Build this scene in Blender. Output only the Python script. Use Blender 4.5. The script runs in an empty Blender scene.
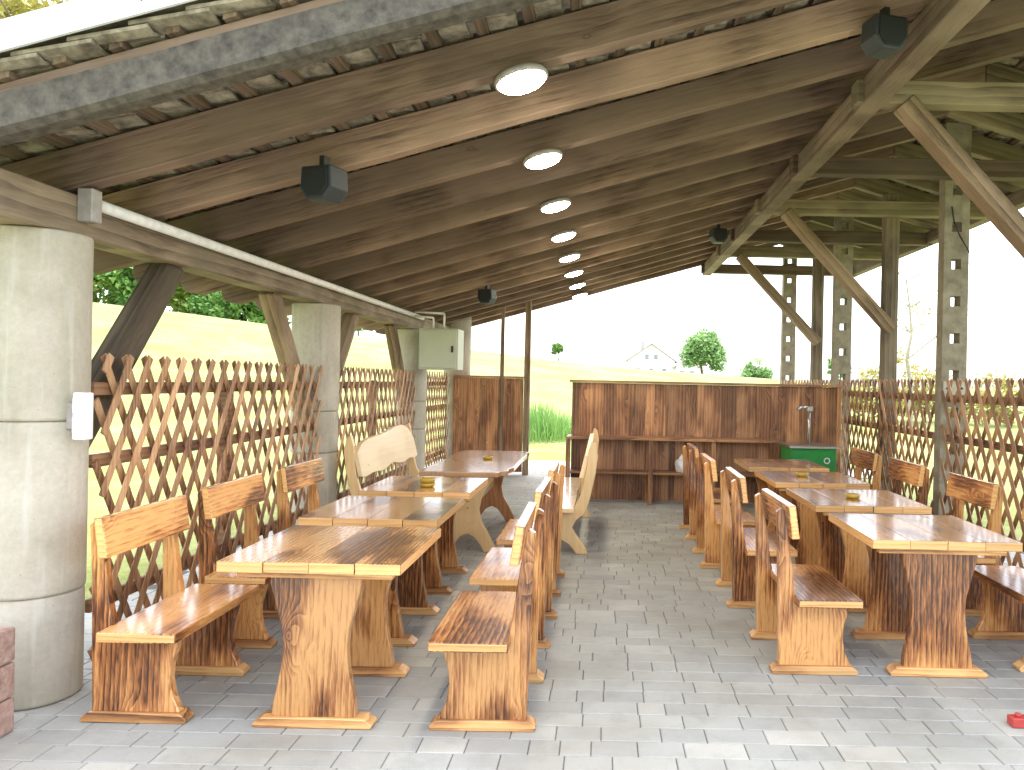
import bpy, bmesh, math, random
from mathutils import Vector, Matrix, Euler, noise
random.seed(11)
R = math.radians
S = bpy.context.scene
COL = S.collection

# ------------------------------------------------------------------ helpers
class MB:
    """collects shapes of one part; build() links them as one mesh object"""
    def __init__(self):
        self.bm = bmesh.new()
        self.lay = self.bm.faces.layers.float.new('tint')
    def _t(self, faces, tint, mi=0):
        t = random.random() if tint is None else tint
        for f in faces:
            f[self.lay] = t
            f.material_index = mi
    def hexa(self, pts, tint=None, mi=0):
        v = [self.bm.verts.new(p) for p in pts]
        q = [(0,3,2,1),(4,5,6,7),(0,1,5,4),(1,2,6,5),(2,3,7,6),(3,0,4,7)]
        fs = [self.bm.faces.new([v[i] for i in a]) for a in q]
        self._t(fs, tint, mi); return fs
    def box(self, x0,x1,y0,y1,z0,z1, tint=None, mi=0):
        return self.hexa([(x0,y0,z0),(x1,y0,z0),(x1,y1,z0),(x0,y1,z0),(x0,y0,z1),(x1,y0,z1),(x1,y1,z1),(x0,y1,z1)], tint, mi)
    def beam(self, p0, p1, w, h, up=(0,0,1), tint=None, mi=0):
        p0 = Vector(p0); p1 = Vector(p1); d = (p1-p0).normalized()
        s = d.cross(Vector(up)).normalized()*(w/2); u = s.cross(d).normalized()*(h/2)
        return self.hexa([p0-s-u,p0+s-u,p1+s-u,p1-s-u,p0-s+u,p0+s+u,p1+s+u,p1-s+u], tint, mi)
    def prism(self, prof, axis, a, b, tint=None, mi=0):
        """2D outline extruded along axis from a to b. axis y: prof=(x,z); axis x: prof=(y,z); axis z: prof=(x,y)"""
        def P(p, t):
            return (p[0],t,p[1]) if axis=='y' else (t,p[0],p[1]) if axis=='x' else (p[0],p[1],t)
        va = [self.bm.verts.new(P(p,a)) for p in prof]; vb = [self.bm.verts.new(P(p,b)) for p in prof]
        fs = [self.bm.faces.new(va), self.bm.faces.new(list(reversed(vb)))]
        n = len(prof)
        for i in range(n):
            fs.append(self.bm.faces.new([va[i], vb[i], vb[(i+1)%n], va[(i+1)%n]]))
        self._t(fs, tint, mi); return fs
    def tube(self, p0, p1, r0, r1=None, n=14, tint=None, cap=True, mi=0):
        r1 = r0 if r1 is None else r1
        p0 = Vector(p0); p1 = Vector(p1); d = (p1-p0).normalized()
        a = d.orthogonal().normalized(); b = d.cross(a)
        A = [self.bm.verts.new(p0+(a*math.cos(2*math.pi*i/n)+b*math.sin(2*math.pi*i/n))*r0) for i in range(n)]
        B = [self.bm.verts.new(p1+(a*math.cos(2*math.pi*i/n)+b*math.sin(2*math.pi*i/n))*r1) for i in range(n)]
        fs = []
        for i in range(n):
            f = self.bm.faces.new([A[i],A[(i+1)%n],B[(i+1)%n],B[i]]); f.smooth = n > 6; fs.append(f)
        if cap:
            fs.append(self.bm.faces.new(list(reversed(A)))); fs.append(self.bm.faces.new(B))
        self._t(fs, tint, mi); return fs
    def path(self, pts, r, n=8):
        for a, b in zip(pts, pts[1:]): self.tube(a, b, r, n=n)
    def lathe(self, prof, c=(0,0,0), n=24, tint=None, mi=0):
        rings = []
        for (r, z) in prof:
            rings.append([self.bm.verts.new((c[0]+r*math.cos(2*math.pi*i/n), c[1]+r*math.sin(2*math.pi*i/n), c[2]+z)) for i in range(n)])
        fs = []
        for A, B in zip(rings, rings[1:]):
            for i in range(n):
                f = self.bm.faces.new([A[i],A[(i+1)%n],B[(i+1)%n],B[i]]); f.smooth = True; fs.append(f)
        fs.append(self.bm.faces.new(list(reversed(rings[0])))); fs.append(self.bm.faces.new(rings[-1]))
        self._t(fs, tint, mi); return fs
    def mats_by(self, fn):
        self.bm.normal_update()
        for f in self.bm.faces: f.material_index = fn(f)
    def build(self, name, mats, parent=None, bevel=0, loc=(0,0,0), seg=1, wobble=0, recalc=True):
        bm = self.bm
        if recalc: bmesh.ops.recalc_face_normals(bm, faces=bm.faces)
        if bevel:
            es = [e for e in bm.edges if len(e.link_faces)==2 and e.calc_face_angle(0) > 0.6]
            bmesh.ops.bevel(bm, geom=es, offset=bevel, segments=seg, profile=0.6, affect='EDGES', clamp_overlap=True)
        if wobble:
            for v in bm.verts:
                nv = noise.noise_vector(v.co*1.7)
                v.co += nv*wobble
        me = bpy.data.meshes.new(name); bm.to_mesh(me); bm.free()
        for m in (mats if isinstance(mats,(list,tuple)) else [mats]): me.materials.append(m)
        o = bpy.data.objects.new(name, me); COL.objects.link(o)
        o.location = loc
        if parent: o.parent = parent
        return o

def tag(o, label=None, cat=None, group=None, kind=None):
    if label: o['label'] = label
    if cat: o['category'] = cat
    if group: o['group'] = group
    if kind: o['kind'] = kind
    return o
def thing(name, label, cat, loc=(0,0,0), rz=0, group=None):
    o = bpy.data.objects.new(name, None); COL.objects.link(o)
    o.empty_display_size = .2
    o.location = loc; o.rotation_euler = (0,0,rz)
    return tag(o, label, cat, group)
def copy_thing(src, loc, rz=0, label=None):
    def rec(o, par):
        c = o.copy(); COL.objects.link(c)
        if par: c.parent = par
        for ch in [k for k in bpy.data.objects if k.parent == o]: rec(ch, c)
        return c
    c = rec(src, None); c.location = loc; c.rotation_euler = (0,0,rz)
    if label: c['label'] = label
    return c
def smooth_poly(pts, n=4, closed=True):
    out = []; N = len(pts)
    for i in range(N):
        p0, p1, p2, p3 = [Vector(pts[(i+k-1)%N]) for k in range(4)]
        for j in range(n):
            t = j/n
            out.append(tuple(0.5*((2*p1)+(p2-p0)*t+(2*p0-5*p1+4*p2-p3)*t*t+(3*p1-p0-3*p2+p3)*t**3)))
    return out

# ------------------------------------------------------------------ materials
def newmat(name):
    m = bpy.data.materials.new(name); m.use_nodes = True
    nt = m.node_tree; nt.nodes.clear()
    out = nt.nodes.new('ShaderNodeOutputMaterial'); b = nt.nodes.new('ShaderNodeBsdfPrincipled')
    nt.links.new(b.outputs[0], out.inputs[0])
    return m, nt, b
class N:
    def __init__(self, nt): self.nt = nt
    def __call__(self, kind, ins=None, **kw):
        n = self.nt.nodes.new(kind)
        for k, v in kw.items(): setattr(n, k, v)
        for k, v in (ins or {}).items():
            if isinstance(v, bpy.types.NodeSocket): self.nt.links.new(v, n.inputs[k])
            else: n.inputs[k].default_value = v
        return n
    def ramp(self, fac, stops, interp='LINEAR'):
        r = self.nt.nodes.new('ShaderNodeValToRGB'); r.color_ramp.interpolation = interp
        e = r.color_ramp.elements
        while len(e) < len(stops): e.new(0.5)
        for i, (p, c) in enumerate(stops):
            e[i].position = p; e[i].color = c if len(c)==4 else (*c,1)
        self.nt.links.new(fac, r.inputs[0]); return r.outputs[0]
    def math(self, op, a, b=0, c=None, clamp=False):
        d = {0:a, 1:b}
        if c is not None: d[2] = c
        return self('ShaderNodeMath', d, operation=op, use_clamp=clamp).outputs[0]
    def mix(self, fac, a, b, mode='MIX'):
        n = self.nt.nodes.new('ShaderNodeMix'); n.data_type = 'RGBA'; n.blend_type = mode
        for i, v in ((0,fac),(6,a),(7,b)):
            if isinstance(v, bpy.types.NodeSocket): self.nt.links.new(v, n.inputs[i])
            else: n.inputs[i].default_value = v if not isinstance(v,tuple) or len(v)==4 else (*v,1)
        return n.outputs[2]
def c4(c): return (*c,1) if len(c)==3 else c

def wood(name, axis, band, light, mid, dark, burn=0.5, rough=0.35, wscale=9, knots=True, coat=0.0, fibre=0.35, stretch=0.1, moss=None, bump=0.15, tintv=0.35, kb=0.10, ks=4.2, kw=1.0, rot=0.0, wav_w=0.55):
    m, nt, b = newmat(name); n = N(nt)
    tc = n('ShaderNodeTexCoord'); oi = n('ShaderNodeObjectInfo'); at = n('ShaderNodeAttribute', attribute_name='tint')
    off = n.math('ADD', n.math('MULTIPLY', oi.outputs['Random'], 37.0), n.math('MULTIPLY', at.outputs['Fac'], 53.0))
    offv = n('ShaderNodeCombineXYZ', {0:off, 1:n.math('MULTIPLY', off, 0.7), 2:n.math('MULTIPLY', off, 1.3)})
    OC = n('ShaderNodeMapping', {0:tc.outputs['Object'], 'Rotation':(0,rot,0)}).outputs[0] if rot else tc.outputs['Object']
    P = n('ShaderNodeVectorMath', {0:OC, 1:offv.outputs[0]}, operation='ADD').outputs[0]
    sc = [1,1,1]; sc['XYZ'.index(axis)] = stretch
    G = n('ShaderNodeMapping', {0:P, 'Scale':tuple(sc)}).outputs[0]
    # knots bend the grain around them
    sk = [1,1,1]; sk['XYZ'.index(axis)] = 0.42
    for q in 'XYZ':
        if q not in (axis, band): sk['XYZ'.index(q)] = 0.12
    K = n('ShaderNodeMapping', {0:P, 'Scale':tuple(sk)}).outputs[0]
    kn = n('ShaderNodeTexNoise', {'Vector':P, 'Scale':9.0, 'Detail':0.5})
    Kd = n('ShaderNodeVectorMath', {0:kn.outputs[1], 1:(0.05,0.05,0.05), 2:K}, operation='MULTIPLY_ADD').outputs[0]
    vor = n('ShaderNodeTexVoronoi', {'Vector':Kd, 'Scale':ks, 'Randomness':1.0}, feature='F1')
    kd = vor.outputs['Distance']
    bumpk = n('ShaderNodeMapRange', {0:kd, 1:0.0, 2:0.36, 3:kb, 4:0.0}, interpolation_type='SMOOTHSTEP').outputs[0]
    wp = n('ShaderNodeTexNoise', {'Vector':G, 'Scale':3.0, 'Detail':2.0})
    warp = n.math('MULTIPLY', n.math('SUBTRACT', wp.outputs[0], 0.5), 0.16)
    sh = n.math('ADD', bumpk, warp) if knots else warp
    shv = n('ShaderNodeCombineXYZ', {0:sh,1:sh,2:sh})
    W = n('ShaderNodeVectorMath', {0:G, 1:shv.outputs[0]}, operation='ADD').outputs[0]
    wav = n('ShaderNodeTexWave', {'Vector':W, 'Scale':wscale, 'Distortion':6.0, 'Detail':2.0, 'Detail Scale':0.8}, wave_type='BANDS', bands_direction=band, wave_profile='SAW')
    fib = n('ShaderNodeTexNoise', {'Vector':G, 'Scale':95.0, 'Detail':2.5, 'Roughness':0.65})
    blo = n('ShaderNodeTexNoise', {'Vector':K, 'Scale':3.2, 'Detail':2.0, 'Roughness':0.55})
    blof = n('ShaderNodeMapRange', {0:blo.outputs[0], 1:0.38, 2:0.62}, interpolation_type='SMOOTHSTEP').outputs[0]
    g = n.math('ADD', n.math('MULTIPLY', wav.outputs['Fac'], wav_w), n.math('MULTIPLY', n.math('SUBTRACT', fib.outputs[0], 0.5), fibre*2))
    g = n.math('ADD', g, n.math('MULTIPLY', n.math('SUBTRACT', blof, 0.30), burn), clamp=True)
    col = n.ramp(g, [(0.0, c4(light)), (0.22, tuple(a_*.6+b_*.4 for a_,b_ in zip(light,mid))+(1,)), (0.52, c4(mid)), (1.0, c4(dark))])
    if knots:
        kf = n('ShaderNodeMapRange', {0:kd, 1:0.07*kw, 2:0.15*kw, 3:1.0, 4:0.0}, interpolation_type='SMOOTHSTEP').outputs[0]
        rg_ = n.math('SINE', n.math('MULTIPLY', kd, 150.0/kw))
        rg_ = n.math('MULTIPLY_ADD', rg_, 0.5, 0.5)
        kcol = n.mix(rg_, mid, tuple(x*0.8 for x in dark))
        kcol = n.mix(n('ShaderNodeMapRange', {0:kd, 1:0.02*kw, 2:0.05*kw, 3:0.8, 4:0.0}).outputs[0], kcol, tuple((a_+b_)/2 for a_,b_ in zip(light,mid)))
        col = n.mix(n.math('MULTIPLY', kf, 0.85), col, kcol)
    hv = n.math('ADD', 1.0-tintv/2, n.math('MULTIPLY', at.outputs['Fac'], tintv))
    hv2 = n.math('MULTIPLY', hv, n.math('ADD', 0.88, n.math('MULTIPLY', oi.outputs['Random'], 0.24)))
    hs = n('ShaderNodeHueSaturation', {'Hue':0.5,'Saturation':1.0,'Value':hv2,'Color':col}).outputs[0]
    if moss:
        mo = n('ShaderNodeTexNoise', {'Vector':P, 'Scale':1.6, 'Detail':2.0})
        mf = n('ShaderNodeMapRange', {0:mo.outputs[0], 1:0.42, 2:0.66, 3:0.0, 4:0.75}).outputs[0]
        hs = n.mix(mf, hs, moss)
    nt.links.new(hs, b.inputs['Base Color'])
    rg = n.math('ADD', rough, n.math('MULTIPLY', n.math('SUBTRACT', blo.outputs[0], 0.5), 0.35), clamp=True)
    nt.links.new(rg, b.inputs['Roughness'])
    b.inputs['Coat Weight'].default_value = coat; b.inputs['Coat Roughness'].default_value = 0.12
    fb2 = n('ShaderNodeTexNoise', {'Vector':G, 'Scale':70.0, 'Detail':1.0})
    bp = n('ShaderNodeBump', {'Strength':bump, 'Distance':0.004, 'Height':fb2.outputs[0]})
    nt.links.new(bp.outputs[0], b.inputs['Normal'])
    return m

def plain(name, col, rough=0.6, metal=0, nscale=20, var=0.25, bump=0.0, col2=None, detail=4, spec=0.5):
    m, nt, b = newmat(name); n = N(nt)
    tc = n('ShaderNodeTexCoord'); oi = n('ShaderNodeObjectInfo')
    no = n('ShaderNodeTexNoise', {'Vector':tc.outputs['Object'], 'Scale':nscale, 'Detail':detail, 'Roughness':0.6})
    c2 = col2 or tuple(x*(1-var) for x in col)
    col_ = n.ramp(no.outputs[0], [(0.3, c4(c2)), (0.68, c4(col))])
    nt.links.new(col_, b.inputs['Base Color'])
    b.inputs['Roughness'].default_value = rough; b.inputs['Metallic'].default_value = metal
    b.inputs['Specular IOR Level'].default_value = spec
    if bump:
        bp = n('ShaderNodeBump', {'Strength':bump, 'Distance':0.01, 'Height':no.outputs[0]}); nt.links.new(bp.outputs[0], b.inputs['Normal'])
    return m

FL=(0.72,0.37,0.13); FM=(0.40,0.155,0.047); FD=(0.075,0.025,0.010)
M = {}
for ax, bd in (('Y','X'),('Z','X'),('X','Z'),('Y','Z')):
    M['flame_'+ax+bd] = wood('flamed_wood_'+ax+bd, ax, bd, FL, FM, FD, burn=.85, rough=0.3, coat=0.6, wscale=11, fibre=.8, kb=.12, ks=4.0, kw=.8, wav_w=.5)
M['top'] = wood('flamed_tabletop', 'Y','X', (0.66,0.36,0.14),(0.36,0.155,0.05),(0.07,0.025,0.01), burn=0.9, rough=0.26, coat=0.9, wscale=13, fibre=.55, kb=.07, ks=2.6, kw=.6, wav_w=.6)
M['edge'] = wood('pale_cut_edge', 'X','Z', (0.74,0.44,0.17),(0.60,0.32,0.11),(0.30,0.12,0.04), burn=0.25, rough=0.4, coat=0.3, wscale=12, knots=False)
M['foot'] = wood('pale_foot_board', 'X','Z', (0.76,0.45,0.18),(0.52,0.25,0.085),(0.14,0.05,0.02), burn=0.6, rough=0.4, coat=0.2, wscale=9, knots=False)
M['blond_panel'] = wood('blond_wood_panel', 'Z','X', (0.78,0.55,0.28),(0.70,0.46,0.21),(0.50,0.29,0.12), burn=0.25, rough=0.4, coat=0.2, wscale=6, wav_w=.3, fibre=.3, kw=.5)
M['blond_seat'] = wood('blond_wood_seat', 'Y','X', (0.80,0.60,0.36),(0.72,0.50,0.27),(0.52,0.33,0.16), burn=0.25, rough=0.3, coat=0.9, wscale=5, wav_w=.3, fibre=.3, kw=.5)
M['blond_back'] = wood('blond_wood_back', 'Y','Z', (0.80,0.62,0.38),(0.72,0.53,0.30),(0.54,0.36,0.18), burn=0.25, rough=0.45, wscale=4, wav_w=.3, fibre=.3, kw=.5)
M['brown_top'] = wood('brown_wood_top', 'Y','X', (0.52,0.31,0.16),(0.40,0.22,0.11),(0.22,0.11,0.05), burn=0.4, rough=0.25, coat=0.9, wscale=6, wav_w=.3, fibre=.3, kw=.5)
M['brown_leg'] = wood('brown_wood_leg', 'Z','X', (0.42,0.20,0.08),(0.30,0.13,0.05),(0.14,0.06,0.025), burn=0.4, rough=0.4, coat=0.2, wscale=6)
M['plank'] = wood('charred_plank', 'Z','X', (0.46,0.23,0.10),(0.27,0.115,0.047),(0.09,0.036,0.016), burn=0.65, rough=0.5, coat=0.1, wscale=7, tintv=0.6)
M['plank_x'] = wood('charred_shelf', 'X','Y', (0.42,0.22,0.10),(0.28,0.13,0.055),(0.09,0.04,0.02), burn=0.6, rough=0.45, coat=0.1, wscale=7)
M['rafter'] = wood('weathered_rafter', 'X','Z', (0.32,0.22,0.16),(0.215,0.14,0.10),(0.07,0.045,0.034), burn=0.65, rough=0.85, wscale=6, fibre=0.6, bump=0.5, moss=(0.18,0.125,0.092), tintv=0.75, wav_w=.4, stretch=0.07, kb=0.025, ks=3.0, kw=.55, rot=math.atan(0.29))
M['rafter_r'] = wood('greenish_rafter', 'X','Z', (0.28,0.225,0.14),(0.185,0.145,0.09),(0.08,0.06,0.038), burn=0.5, rough=0.85, wscale=4, fibre=0.45, bump=0.35, moss=(0.16,0.14,0.08), tintv=0.2, stretch=0.07, kb=0.025, ks=3.0, kw=.55, rot=-math.atan(0.29))
M['tie'] = wood('greenish_tie_beam', 'X','Z', (0.28,0.225,0.14),(0.185,0.145,0.09),(0.08,0.06,0.038), burn=0.5, rough=0.85, wscale=4, fibre=0.45, bump=0.35, moss=(0.16,0.14,0.08), tintv=0.2, stretch=0.07, kb=0.025, ks=3.0, kw=.55)
M['tie_dark'] = wood('dark_tie_beam', 'X','Z', (0.15,0.10,0.07),(0.09,0.06,0.04),(0.05,0.03,0.02), burn=0.5, rough=0.85, wscale=4, fibre=0.45, bump=0.35, moss=(0.09,0.07,0.05), tintv=0.2, stretch=0.07, kb=0.025, ks=3.0, kw=.55)
M['beam_y'] = wood('weathered_long_beam', 'Y','Z', (0.30,0.23,0.16),(0.18,0.13,0.09),(0.06,0.043,0.03), burn=0.5, rough=0.85, wscale=4, fibre=0.5, bump=0.35, moss=(0.17,0.14,0.095), stretch=0.07, kb=0.025, ks=3.0, kw=.55)
M['post'] = wood('weathered_post', 'Z','X', (0.20,0.155,0.105),(0.125,0.095,0.065),(0.055,0.04,0.028), burn=0.5, rough=0.85, wscale=5, fibre=0.45, bump=0.3, stretch=0.07, kb=0.025, ks=3.0, kw=.55)
M['brace'] = wood('weathered_brace', 'Z','X', (0.30,0.215,0.14),(0.19,0.13,0.08),(0.07,0.045,0.03), burn=0.5, rough=0.85, wscale=4, fibre=0.45, bump=0.3, stretch=0.12, kb=0.025, ks=3.0, kw=.55)
M['batten'] = wood('old_batten', 'Y','X', (0.19,0.135,0.09),(0.12,0.08,0.05),(0.05,0.03,0.02), burn=0.5, rough=0.9, wscale=8, knots=False)
M['lattice'] = wood('stained_slat', 'Z','Y', (0.52,0.31,0.165),(0.36,0.19,0.09),(0.14,0.065,0.035), burn=0.7, rough=0.6, wscale=9, knots=False, tintv=0.6)
M['rail'] = wood('dark_rail', 'Y','Z', (0.34,0.18,0.09),(0.22,0.11,0.055),(0.10,0.05,0.028), burn=0.5, rough=0.65, wscale=8, knots=False)
M['tile'] = plain('old_clay_tile', (0.38,0.33,0.25), 0.9, nscale=14, bump=0.8, col2=(0.09,0.07,0.05))
M['verge'] = plain('white_sheet_metal', (0.80,0.84,0.83), 0.35, nscale=2, var=0.08)
M['bitumen'] = plain('weathered_barge', (0.125,0.108,0.088), 0.8, nscale=22, bump=0.6, col2=(0.04,0.034,0.028), detail=8)
M['concrete_post'] = plain('mossy_concrete_post', (0.32,0.28,0.215), 0.9, nscale=9, bump=0.3, col2=(0.18,0.15,0.105), detail=8)
M['pipe'] = plain('galvanised_pipe', (0.90,0.88,0.86), 0.45, metal=0.0, nscale=14, var=0.2)
M['cable'] = plain('dark_cable', (0.03,0.03,0.03), 0.6)
M['speaker'] = plain('speaker_shell', (0.035,0.042,0.05), 0.55, nscale=60, var=0.3)
M['speaker_grille'] = plain('speaker_cloth', (0.02,0.022,0.026), 0.9, nscale=200, var=0.5, bump=0.3)
M['cabinet'] = plain('cabinet_paint', (0.50,0.53,0.42), 0.5, nscale=3, var=0.12)
M['white_plastic'] = plain('white_plastic', (0.82,0.82,0.80), 0.4, nscale=4, var=0.05)
M['green'] = plain('green_enamel', (0.02,0.30,0.055), 0.35, nscale=6, var=0.3)
M['steel'] = plain('brushed_steel', (0.58,0.58,0.55), 0.3, metal=0.9, nscale=40, var=0.15)
M['steel_grey'] = plain('grey_box_paint', (0.40,0.37,0.35), 0.5, nscale=20, var=0.3)
M['red'] = plain('red_plastic', (0.50,0.06,0.05), 0.5, nscale=20)
M['stucco'] = plain('white_stucco', (0.85,0.84,0.82), 0.9, nscale=3, var=0.06)  # far house walls kept near white, distance haze put into the colour
M['hazeroof'] = plain('haze_pale_roof', (0.40,0.37,0.37), 0.8, nscale=2, var=0.1)  # roof colour paled to imitate the far house fading in haze
M['pane'] = plain('window_pane', (0.30,0.34,0.38), 0.1, nscale=2)
M['bark'] = plain('bark', (0.20,0.15,0.10), 0.95, nscale=12, var=0.5, bump=0.5)
M['palebark'] = plain('pale_bark', (0.42,0.38,0.30), 0.95, nscale=12, var=0.4, bump=0.5)
M['soil'] = plain('joint_sand', (0.13,0.125,0.115), 1.0, nscale=80, var=0.4, bump=0.3)

def block_mat():
    m, nt, b = newmat('red_block'); n = N(nt)
    tc = n('ShaderNodeTexCoord')
    no = n('ShaderNodeTexNoise', {'Vector':tc.outputs['Object'],'Scale':26.0,'Detail':8.0,'Roughness':0.7})
    c = n.ramp(no.outputs[0], [(0.3,(0.26,0.15,0.12,1)),(0.7,(0.52,0.36,0.30,1))])
    nt.links.new(c, b.inputs['Base Color']); b.inputs['Roughness'].default_value = 0.95
    bp = n('ShaderNodeBump', {'Strength':0.7,'Distance':0.02,'Height':no.outputs[0]}); nt.links.new(bp.outputs[0], b.inputs['Normal'])
    return m
M['block'] = block_mat()

def concrete_mat():
    m, nt, b = newmat('pillar_concrete'); n = N(nt)
    tc = n('ShaderNodeTexCoord'); P = tc.outputs['Object']
    n1 = n('ShaderNodeTexNoise', {'Vector':P,'Scale':2.2,'Detail':7.0,'Roughness':0.6})
    n2 = n('ShaderNodeTexNoise', {'Vector':P,'Scale':34.0,'Detail':6.0,'Roughness':0.7})
    mp = n('ShaderNodeMapping', {0:P,'Scale':(6.0,6.0,0.5)})
    n3 = n('ShaderNodeTexNoise', {'Vector':mp.outputs[0],'Scale':1.6,'Detail':4.0})
    vo = n('ShaderNodeTexVoronoi', {'Vector':P,'Scale':17.0})
    c = n.ramp(n1.outputs[0], [(0.32,(0.38,0.335,0.255,1)),(0.5,(0.49,0.44,0.355,1)),(0.7,(0.57,0.515,0.43,1))])
    c = n.mix(n('ShaderNodeMapRange',{0:n3.outputs[0],1:0.5,2:0.75,3:0.0,4:0.5}).outputs[0], c, (0.33,0.33,0.23,1))
    c = n.mix(n('ShaderNodeMapRange',{0:n2.outputs[0],1:0.35,2:0.65,3:0.35,4:0.0}).outputs[0], c, (0.28,0.275,0.24,1))
    c = n.mix(n('ShaderNodeMapRange',{0:vo.outputs['Distance'],1:0.03,2:0.07,3:0.6,4:0.0}).outputs[0], c, (0.17,0.165,0.14,1))
    sx = n('ShaderNodeSeparateXYZ', {0:P})
    zf = n('ShaderNodeMapRange',{0:sx.outputs[2],1:0.0,2:0.35,3:0.7,4:0.0}).outputs[0]
    zf = n.math('MULTIPLY', zf, n('ShaderNodeMapRange',{0:n1.outputs[0],1:0.3,2:0.6}).outputs[0])
    c = n.mix(zf, c, (0.27,0.24,0.18,1))
    mp2 = n('ShaderNodeMapping', {0:P,'Scale':(9.0,9.0,0.9)}); n5 = n('ShaderNodeTexNoise', {'Vector':mp2.outputs[0],'Scale':2.0,'Detail':5.0})
    c = n.mix(n('ShaderNodeMapRange',{0:n5.outputs[0],1:0.55,2:0.72,3:0.0,4:0.4}).outputs[0], c, (0.62,0.60,0.54,1))
    nt.links.new(c, b.inputs['Base Color']); b.inputs['Roughness'].default_value = 0.9
    bp = n('ShaderNodeBump', {'Strength':0.35,'Distance':0.008,'Height':n2.outputs[0]}); nt.links.new(bp.outputs[0], b.inputs['Normal'])
    return m
M['pillar'] = concrete_mat()

def paver_mat():
    m, nt, b = newmat('grey_paver'); n = N(nt)
    tc = n('ShaderNodeTexCoord'); P = tc.outputs['Object']; at = n('ShaderNodeAttribute', attribute_name='tint')
    c = n.ramp(at.outputs['Fac'], [(0.0,(0.355,0.36,0.34,1)),(0.5,(0.40,0.405,0.38,1)),(0.85,(0.435,0.44,0.405,1)),(1.0,(0.50,0.495,0.45,1))])
    n1 = n('ShaderNodeTexNoise', {'Vector':P,'Scale':1.1,'Detail':5.0,'Roughness':0.6})
    n2 = n('ShaderNodeTexNoise', {'Vector':P,'Scale':140.0,'Detail':4.0,'Roughness':0.7})
    c = n.mix(n('ShaderNodeMapRange',{0:n1.outputs[0],1:0.42,2:0.66,3:0.0,4:0.55}).outputs[0], c, (0.25,0.225,0.175,1))
    c = n.mix(n('ShaderNodeMapRange',{0:n2.outputs[0],1:0.3,2:0.7,3:0.3,4:0.0}).outputs[0], c, (0.17,0.17,0.16,1))
    n3 = n('ShaderNodeTexNoise', {'Vector':P,'Scale':5.5,'Detail':6.0,'Roughness':0.7})
    c = n.mix(n('ShaderNodeMapRange',{0:n3.outputs[0],1:0.5,2:0.75,3:0.0,4:0.4}).outputs[0], c, (0.20,0.20,0.18,1))
    nt.links.new(c, b.inputs['Base Color']); b.inputs['Roughness'].default_value = 0.7
    b.inputs['Specular IOR Level'].default_value = 0.35
    bp = n('ShaderNodeBump', {'Strength':0.3,'Distance':0.003,'Height':n2.outputs[0]}); nt.links.new(bp.outputs[0], b.inputs['Normal'])
    return m
M['paver'] = paver_mat()

def grass_mat():
    m, nt, b = newmat('meadow_grass'); n = N(nt)
    tc = n('ShaderNodeTexCoord'); P = tc.outputs['Object']
    n1 = n('ShaderNodeTexNoise', {'Vector':P,'Scale':0.35,'Detail':7.0,'Roughness':0.75})
    n2 = n('ShaderNodeTexNoise', {'Vector':P,'Scale':7.0,'Detail':8.0,'Roughness':0.75})
    c = n.ramp(n1.outputs[0], [(0.3,(0.20,0.25,0.07,1)),(0.5,(0.31,0.33,0.13,1)),(0.7,(0.46,0.45,0.24,1))])
    c = n.mix(n('ShaderNodeMapRange',{0:n2.outputs[0],1:0.35,2:0.65,3:0.55,4:0.0}).outputs[0], c, (0.13,0.19,0.035,1))
    nt.links.new(c, b.inputs['Base Color']); b.inputs['Roughness'].default_value = 0.95; b.inputs['Specular IOR Level'].default_value = 0.1
    bp = n('ShaderNodeBump', {'Strength':0.8,'Distance':0.05,'Height':n2.outputs[0]}); nt.links.new(bp.outputs[0], b.inputs['Normal'])
    return m
M['grass'] = grass_mat()

def leaf_mat(name, a, bcol, trans=0.25):
    m, nt, b = newmat(name); n = N(nt)
    at = n('ShaderNodeAttribute', attribute_name='tint')
    c = n.ramp(at.outputs['Fac'], [(0.0,c4(a)),(1.0,c4(bcol))])
    nt.links.new(c, b.inputs['Base Color']); b.inputs['Roughness'].default_value = 0.6; b.inputs['Specular IOR Level'].default_value = 0.2
    tr = n('ShaderNodeBsdfTranslucent', {'Color':c}); mx = n('ShaderNodeMixShader', {0:trans,1:b.outputs[0],2:tr.outputs[0]})
    out = [x for x in nt.nodes if x.type=='OUTPUT_MATERIAL'][0]; nt.links.new(mx.outputs[0], out.inputs[0])
    return m
M['leaf_bright'] = leaf_mat('bright_leaf', (0.13,0.23,0.035), (0.36,0.48,0.10))
M['leaf_dark'] = leaf_mat('dark_leaf', (0.07,0.17,0.035), (0.22,0.38,0.09))
M['leaf_yellow'] = leaf_mat('yellow_leaf', (0.22,0.20,0.04), (0.42,0.38,0.10))
M['leaf_pale'] = leaf_mat('pale_leaf', (0.13,0.26,0.08), (0.30,0.46,0.18))
M['blade'] = leaf_mat('tall_grass', (0.12,0.26,0.06), (0.28,0.45,0.13))

def emis(name, col, s):
    m, nt, b = newmat(name)
    b.inputs['Base Color'].default_value = c4(col); b.inputs['Emission Color'].default_value = c4(col); b.inputs['Emission Strength'].default_value = s
    return m
M['lamp'] = emis('lit_diffuser', (1.0,0.88,0.70), 22.0)
def glass_mat():
    m, nt, b = newmat('amber_glass')
    b.inputs['Base Color'].default_value = (0.85,0.60,0.08,1); b.inputs['Roughness'].default_value = 0.08
    b.inputs['Transmission Weight'].default_value = 0.6
    return m
M['amber'] = glass_mat()

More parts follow.
